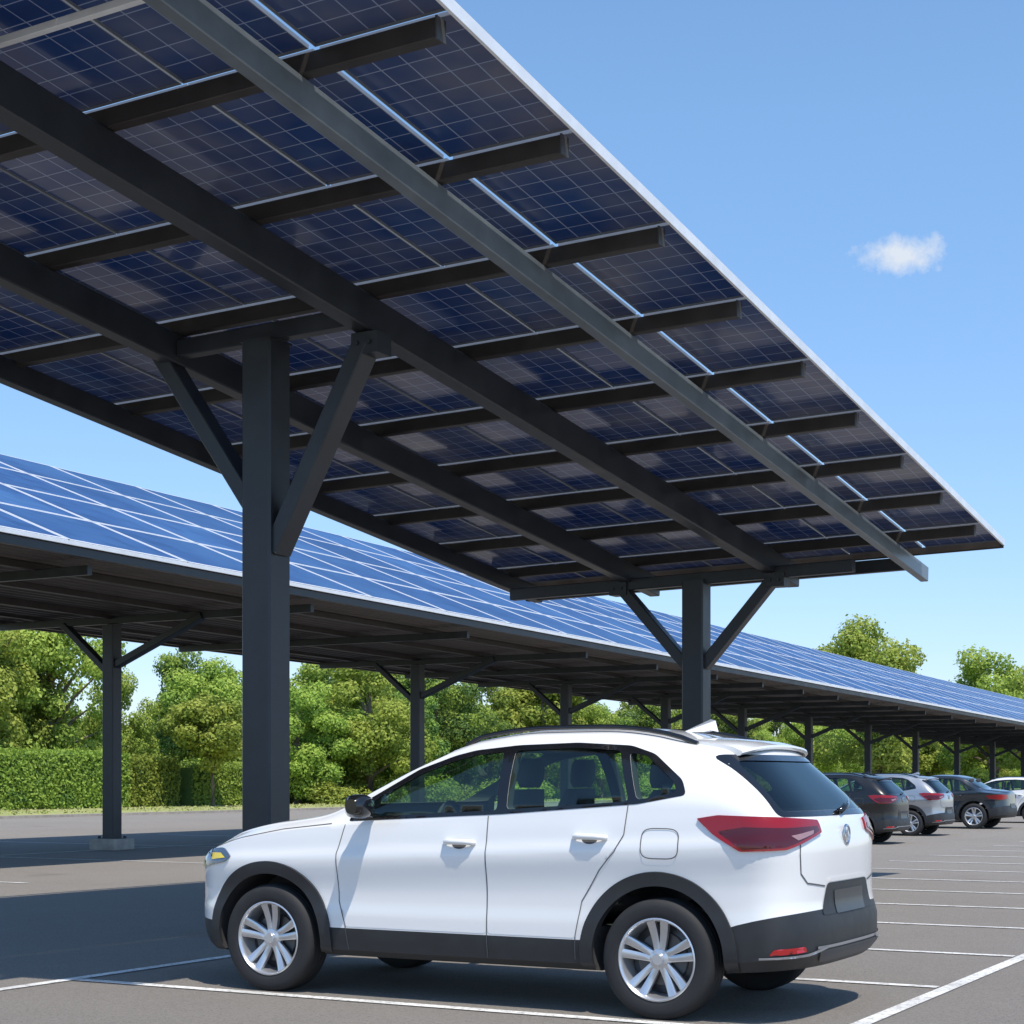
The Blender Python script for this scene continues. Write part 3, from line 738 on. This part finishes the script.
        Fc.append(tuple(range(m))); Fc.append(tuple(range((ny-1)*m,ny*m))[::-1]); MI+=[0,0]
        mk('spoiler',V,Fc,[paint,M_gloss],car,True,MI,angle=40)
        V=[(.22,0,1.65),(.06,.035,1.65),(.02,.028,1.66),(.0,0,1.72),(.03,0,1.728),(.06,-.035,1.65),(.02,-.028,1.66),(-.02,0,1.65)]
        mk('antenna_fin',V,[(0,1,3,4),(0,4,3,5),(1,2,3),(5,3,6),(2,7,3),(7,6,3)],paint,car)
        h1=bvh.ray_cast(Vector((-2,0,1.175)),Vector((1,0,0)))[0]; h2=bvh.ray_cast(Vector((-2,-.36,1.24)),Vector((1,0,0)))[0]
        v,f=tube([h1+Vector((-.02,0,0)),(h1+h2)/2+Vector((-.04,0,0)),h2+Vector((-.025,0,0))],[.02,.012,.008],8); mk('wiper',v,f,M_gloss,car,True)
    gp=smoothpoly([(-.45,.50),(-.52,.70),(.52,.70),(.45,.50)],.04); vv,ff=region(gp,(),.05); project(bvh,mapfront,vv,ff,.003,'grille',M_clad,car)
    dzz=0 if T is SUV else -.13
    def seat(x,y,w=.46,nm='seat'):
        g=[]
        def blob(cx,cz,lx,lz,ww,lean=0,cy=y):
            V=[];F_=[];nn=10
            for i,t in enumerate(np.linspace(-1,1,6)):
                sc=(1-.25*abs(t)**4)
                for k_ in range(nn):
                    a=2*math.pi*k_/nn; V.append((cx+lean*t*lz+lx*math.cos(a)*sc,cy+ww/2*math.copysign(abs(math.sin(a))**.5,math.sin(a))*sc,cz+t*lz))
            for i in range(5):
                for k_ in range(nn): a=i*nn+k_;b=i*nn+(k_+1)%nn; F_.append((a,b,b+nn,a+nn))
            F_.append(tuple(range(nn))[::-1]);F_.append(tuple(range(5*nn,6*nn))); g.append((V,F_))
        blob(x+.28,.64+dzz,.28,.08,w); blob(x,.98+dzz,.07,.32,w,-.25); 
        for yy in ((y,) if w<.6 else (y-.38,y+.38)): blob(x-.10,1.40+dzz,.05,.09,.26,-.1,yy)
        v,f=join_geo(g); mk(nm,v,f,M_seat,car,True,angle=60)
    seat(1.18,.36);seat(1.18,-.36);seat(.28,0,1.2)
    v,f=beam_geo((1.95,-.7,.90+dzz),(1.95,.7,.90+dzz),.45,.22,ch=.06); mk('dashboard',v,f,M_int,car)
    v,f=lathe_geo([(.185+.014*math.cos(a),.014*math.sin(a)) for a in np.linspace(0,2*math.pi,9)],28)
    sw=mk('steering_wheel',v,f,M_int,car,True); sw.location=(1.66,.36,1.03+dzz); sw.rotation_euler=(0,0,math.radians(90))
    return car
CARX=3.945; CU0=9.73
white=make_car('parked_car',SUV,M_white,site(CU0,CARX),PHI+math.pi/2,"white compact crossover with black wheel arch trim on asphalt",'car',"parked cars")
def clone(src,loc,rot,label,paintfrom,paintto,scale=1):
    e=src.copy(); COL.objects.link(e); e.location=loc; e.rotation_euler=(0,0,rot); e["label"]=label; e.scale=(scale,)*3
    def rec(a,b):
        for ch in list(a.children):
            c=ch.copy(); COL.objects.link(c); c.parent=b
            if c.data and any(m is paintfrom for m in c.data.materials) and paintfrom is not paintto:
                c.data=c.data.copy()
                for i,m in enumerate(c.data.materials):
                    if m is paintfrom: c.data.materials[i]=paintto
            rec(ch,c)
    rec(src,e); return e
clone(white,site(35.0,10.75),PHI+math.pi/2,"black hatchback parked in a row with red tail lamps",M_white,M_black,.88)
clone(white,site(40.6,11.25),PHI+math.pi/2,"silver hatchback parked in a row with red tail lamps",M_white,M_silver,.88)
sed=make_car('parked_car',SEDAN,M_navy,site(47.0,11.3),PHI+math.pi/2,"dark grey saloon parked beside a silver hatchback",'car',"parked cars",detail=False)
clone(white,site(53.5,11.2),PHI+math.pi/2,"white hatchback with red tail lamps at the end of the row",M_white,M_white,.84)
# ------------------------------------------------------------------ vegetation
def leaves_geo(centers,sizes,rg,nrm=None,k=1.0):
    n=len(centers)
    nn=rg.normal(size=(n,3))*.55
    if nrm is not None: nn=nn+nrm*k+np.array([0,0,.25])
    nn/=np.linalg.norm(nn,axis=1)[:,None]
    a=rg.normal(size=(n,3)); a-=(a*nn).sum(1)[:,None]*nn; a/=np.linalg.norm(a,axis=1)[:,None]
    b=np.cross(nn,a)
    s=sizes[:,None]
    c=centers; w=.62
    return np.stack([c-a*s,c+b*s*w,c+a*s,c-b*s*w],axis=1).reshape(-1,3)
def leafmesh(name,V,mi,mats):
    n=len(V)//4; me=D.meshes.new(name)
    me.vertices.add(len(V)); me.vertices.foreach_set('co',V.astype(np.float32).ravel())
    me.loops.add(4*n); me.loops.foreach_set('vertex_index',np.arange(4*n,dtype=np.int32))
    me.polygons.add(n); me.polygons.foreach_set('loop_start',np.arange(0,4*n,4,dtype=np.int32))
    for m in mats: me.materials.append(m)
    me.polygons.foreach_set('material_index',mi.astype(np.int32)); me.update(calc_edges=True); me.validate(); return me
def crown(seed,H,R,n,mats,lsize=(.10,.2),conic=False,nb=55,low=.6):
    rg=np.random.default_rng(seed)
    C=[];Rb=[]
    zc=H*low; rz=H*(1-low)
    while len(C)<nb:
        p=rg.uniform(-1,1,3)
        if (p**2).sum()>1: continue
        if (p**2).sum()<.25 and rg.random()<.5: continue
        q=np.array([p[0]*R,p[1]*R,zc+p[2]*rz])
        if conic: k_=1-max(0,(q[2]-H*.25)/(H*.8)); q[:2]*=k_
        C.append(q); Rb.append(R*rg.uniform(.16,.34))
    C=np.array(C);Rb=np.array(Rb); Cmax=(C[:,2]+Rb).max(); 
    idx=rg.choice(nb,n,p=(Rb**2)/(Rb**2).sum())
    d=rg.normal(size=(n,3)); d/=np.linalg.norm(d,axis=1)[:,None]
    rr=rg.uniform(.4,1.15,n)**.5
    pos=C[idx]+d*(Rb[idx]*rr)[:,None]*np.array([1,1,.85])
    pos+=rg.normal(size=pos.shape)*.08
    pos[:,2]*=H/Cmax
    sz=rg.uniform(lsize[0],lsize[1],n)
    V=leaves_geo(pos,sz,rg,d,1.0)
    tone=d[:,2]*.45+rg.normal(size=n)*.18+ (rg.random(nb)[idx]-.5)*.9+.15  # random leaf tone, plus clump tops painted lighter and undersides darker as shading
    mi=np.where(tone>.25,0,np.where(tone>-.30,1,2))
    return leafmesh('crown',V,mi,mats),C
def trunkgeo(C,H,r0,rg):
    g=[tube([(0,0,-.1),(.04,.02,H*.18),(-.05,.05,H*.36),(.03,0,H*.6),(0,0,H*.8)],[r0*1.25,r0,r0*.75,r0*.45,r0*.15],8)]
    for c in C[::4]:
        z0=min(H*.55,max(H*.16,c[2]*.55)); m=(c*.45+np.array([0,0,z0])*.55); m[2]+=.25
        g.append(tube([(0,0,z0),tuple(m),tuple(c)],[r0*.4,r0*.25,r0*.08],5))
    return join_geo(g)
LM=[M_l1,M_l2,M_l3]; DM=[M_l2,M_d1,M_l3]
kinds=[]
for i,(H,R,mats,con,low) in enumerate([(9,3.2,LM,False,.56),(8,2.8,LM,False,.54),(8.5,3.0,DM,False,.56),(9.5,2.6,DM,True,.55),(6,2.2,LM,False,.60),(5.6,1.9,LM,False,.70)]):
    me,C=crown(100+i,H,R,26000 if i<5 else 14000,mats,(.06,.125),con,low=low)
    tv,tf=trunkgeo(C,H,.16+.01*H if i<5 else .10,random); 
    tm=D.meshes.new('trunk'); tm.from_pydata([tuple(q) for q in tv],[],[tuple(q) for q in tf]); tm.materials.append(M_bark)
    kinds.append((me,tm,H))
TG="trees along the edge of the car park"
labs=["light green broadleaf tree with a full rounded crown","bright green broadleaf tree on the grass verge","dark green broadleaf tree in the tree line","tall dark conical tree in the tree line","small light green tree in the tree line","small light green tree with a slim bare trunk"]
def tree(kind,U,V,H,wd=1.):
    me,tm,h=kinds[kind]; s=H/h
    e=empty('tree',site(U,V),random.uniform(0,6.28),labs[kind],'tree',TG)
    e.scale=(s*wd*random.uniform(.92,1.1),s*wd*random.uniform(.92,1.1),s)
    for nm,m in (('crown',me),('trunk',tm)):
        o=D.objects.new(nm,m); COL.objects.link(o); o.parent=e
tree(0,u_at(50,58),58,10.2,.9); tree(1,u_at(2,60),60,8.4,.9); tree(1,u_at(118,61),61,7.0,.72); tree(1,u_at(-35,58),58,9)
tree(2,u_at(190,66),66,9.4,.75); tree(5,u_at(213,52.5),52.5,5.5,1.0); tree(4,u_at(318,54),54,5.6,1.25); tree(4,u_at(262,60),60,5.6)
tree(2,u_at(348,61),61,9.4,1.1); tree(3,u_at(400,59),59,9.0,1.1); tree(4,u_at(292,68),68,6.6); tree(4,u_at(150,72),72,4.4); tree(4,u_at(80,74),74,5)
U=74.
while U<235:
    V=52+random.uniform(-1.5,4); kd=random.choice([0,0,1,1,4,0,2]); tree(kd,U,V,random.uniform(5.4,8.8)); U+=random.uniform(4.4,6.2)
U=80.
while U<240:
    tree(random.choice([0,1,2,1]),U,62+random.uniform(-2,3),random.uniform(7.5,10.5)); U+=random.uniform(6.5,8.5)
tree(0,u_at(878,40),40,14.4,1.1); tree(1,u_at(995,41),41,14.9,1.1); tree(0,u_at(1030,43),43,14.5)
for i in range(8): tree(random.choice([0,1,2]),245+random.uniform(-4,8),48-i*7,random.uniform(7,9))
def bushmesh(seed,n=5000):
    rg=np.random.default_rng(seed); d=rg.normal(size=(n,3)); d/=np.linalg.norm(d,axis=1)[:,None]; d[:,2]=np.abs(d[:,2])
    C=rg.uniform(-1,1,(9,3))*np.array([1.1,.8,.3]); idx=rg.integers(0,9,n)
    pos=C[idx]+d*rg.uniform(.5,1.0,n)[:,None]*np.array([.9,.9,1.2]); pos[:,2]=np.abs(pos[:,2])
    tone=d[:,2]+rg.normal(size=n)*.3-.3; mi=np.where(tone>.35,0,np.where(tone>-.2,1,2))  # upward leaves painted lighter, lower ones darker as shading, with random variation
    return leafmesh('foliage',leaves_geo(pos,rg.uniform(.05,.11,n),rg,d),mi,LM)
bms=[bushmesh(5),bushmesh(6)]
U=75.
while U<235:
    V=50.8+random.uniform(0,1.2); e=empty('bush',site(U,V),random.uniform(0,6.28),"low green bush on the grass verge",'bush',"bushes along the verge")
    s=random.uniform(.6,1.2); e.scale=(s,s,s*random.uniform(.8,1.2)); o=D.objects.new('foliage',random.choice(bms)); COL.objects.link(o); o.parent=e
    U+=random.uniform(2.4,4.6)
def hedge(U0,U1,V,H,W=1.8):
    L=U1-U0; rg=np.random.default_rng(int(U0*10)); n=int(L*1300)
    pos=np.stack([rg.uniform(0,L,n),rg.uniform(-W/2,W/2,n),rg.uniform(0.05,H,n)],1)
    face=rg.random(n); pos[:,1]=np.where(face<.55,-W/2+rg.normal(size=n)*.08,pos[:,1]); pos[:,2]=np.where(face>.75,H+rg.normal(size=n)*.09,pos[:,2])
    sel=(face>.7)&(face<.75); pos[:,0]=np.where(sel,L,pos[:,0])
    nr=np.where((face<.55)[:,None],np.array([0,-1.,0]),np.array([0,0,1.]))
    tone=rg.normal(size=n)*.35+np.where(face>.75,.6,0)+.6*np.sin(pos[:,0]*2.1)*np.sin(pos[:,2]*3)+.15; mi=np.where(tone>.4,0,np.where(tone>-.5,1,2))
    e=empty('hedge',site(U0,V),PHI,"clipped green hedge standing on the grass verge",'hedge',"clipped hedges")
    o=D.objects.new('foliage',leafmesh('foliage',leaves_geo(pos,rg.uniform(.05,.10,n),rg,nr,.8),mi,[M_l2,M_l2,M_d1])); COL.objects.link(o); o.parent=e
    v,f=box_geo(.1,L-.1,-W/2+.12,W/2-.12,0,H-.12); mk('hedge_core',v,f,M_d1,e)  # dark filler box inside the leaves, standing in for the hedge's shaded interior
hedge(46,61.3,55,2.5); hedge(61.9,65.6,55.6,2.3); hedge(66.2,72.5,55.2,2.0); hedge(73.2,78,55.5,1.4)
rg=np.random.default_rng(3); n=60000
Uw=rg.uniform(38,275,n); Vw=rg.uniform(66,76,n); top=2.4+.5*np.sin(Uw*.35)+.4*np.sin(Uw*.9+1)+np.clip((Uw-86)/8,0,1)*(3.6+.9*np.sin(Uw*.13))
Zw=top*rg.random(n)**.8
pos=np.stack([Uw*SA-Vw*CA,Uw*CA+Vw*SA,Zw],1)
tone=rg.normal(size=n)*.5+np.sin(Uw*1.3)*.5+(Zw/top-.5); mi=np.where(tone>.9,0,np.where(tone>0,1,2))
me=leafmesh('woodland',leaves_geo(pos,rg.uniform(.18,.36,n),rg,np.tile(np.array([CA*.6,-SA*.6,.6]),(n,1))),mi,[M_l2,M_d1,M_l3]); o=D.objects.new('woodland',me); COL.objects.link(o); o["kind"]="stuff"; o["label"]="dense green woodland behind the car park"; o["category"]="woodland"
n=9000; Ug=rg.uniform(45,200,n); Vg=rg.uniform(VE+4,54,n)
pos=np.stack([Ug*SA-Vg*CA,Ug*CA+Vg*SA,rg.uniform(.0,.05,n)],1)
me=leafmesh('verge_grass',leaves_geo(pos,rg.uniform(.04,.08,n),rg,np.tile(np.array([0,0,.5]),(n,1))),(rg.random(n)>.15).astype(int),[M_l1,M_grass]); o=D.objects.new('verge_grass',me); COL.objects.link(o); o["kind"]="stuff"; o["label"]="rough grass along the verge"; o["category"]="grass"
# ------------------------------------------------------------------ light
sd=site(-.54,-.80); az=math.atan2(sd.x,sd.y); el=math.radians(65)
w=D.worlds.new("World"); scene.world=w; w.use_nodes=True; nt=w.node_tree; bg=nt.nodes['Background']
sky=N(nt,'ShaderNodeTexSky',sky_type='NISHITA'); sky.sun_disc=False; sky.sun_elevation=el; sky.sun_rotation=az; sky.air_density=1.0; sky.dust_density=.2; sky.ozone_density=1.5
g=N(nt,'ShaderNodeTexCoord').outputs['Generated']
sz_=N(nt,'ShaderNodeSeparateXYZ'); nt.links.new(g,sz_.inputs[0])
tcol=mixc(nt,ramp(nt,sz_.outputs[2],.02,.36),(.92,1.02,1.34),(1.25,1.50,1.62))
tint=N(nt,'ShaderNodeMix',data_type='RGBA',blend_type='MULTIPLY'); tint.inputs[0].default_value=1; nt.links.new(tcol,tint.inputs[7])
nt.links.new(sky.outputs[0],tint.inputs[6])
cv=Vector(((905-512)/1714,1,(778-254)/1714)).normalized(); Rv=Vector((cv.y,-cv.x,0)).normalized(); Uv=Rv.cross(cv).normalized()
def dot(vec):
    n=N(nt,'ShaderNodeVectorMath',operation='DOT_PRODUCT'); nt.links.new(g,n.inputs[0]); n.inputs[1].default_value=vec; return n.outputs['Value']
a=math_(nt,'DIVIDE',dot(Rv),.024); b=math_(nt,'DIVIDE',dot(Uv),.0115)
fw_=math_(nt,'GREATER_THAN',dot(cv),.5)
dist=math_(nt,'SQRT',math_(nt,'ADD',math_(nt,'MULTIPLY',a,a),math_(nt,'MULTIPLY',b,b)))
nz=noise(nt,g,75,8,.65)
dd=math_(nt,'ADD',dist,math_(nt,'MULTIPLY_ADD',nz,2.0,-1.0))
mask=math_(nt,'MULTIPLY',math_(nt,'MULTIPLY',ramp(nt,dd,1.05,.2),fw_),.85,clamp=True)
nt.links.new(mixc(nt,mask,tint.outputs[2],(6.4,6.7,7.1)),bg.inputs[0]); bg.inputs[1].default_value=.128
L=D.lights.new('sun','SUN'); L.energy=4.7; L.angle=math.radians(.53); L.color=(1,.935,.84)
lo=D.objects.new('sun',L); COL.objects.link(lo)
dirv=Vector((math.sin(az)*math.cos(el),math.cos(az)*math.cos(el),math.sin(el)))
lo.rotation_euler=dirv.to_track_quat('Z','Y').to_euler(); lo.location=dirv*60
cam=D.cameras.new('camera'); co=D.objects.new('camera',cam); COL.objects.link(co); scene.camera=co
co.location=(0,0,1.37); co.rotation_euler=(math.radians(90),0,0); cam.sensor_width=36; cam.lens=1714/1024*36; cam.shift_y=(778-512)/1024; cam.clip_end=4000; cam.clip_start=.1
scene.view_settings.view_transform='Standard'; scene.view_settings.look='None'; scene.view_settings.exposure=0
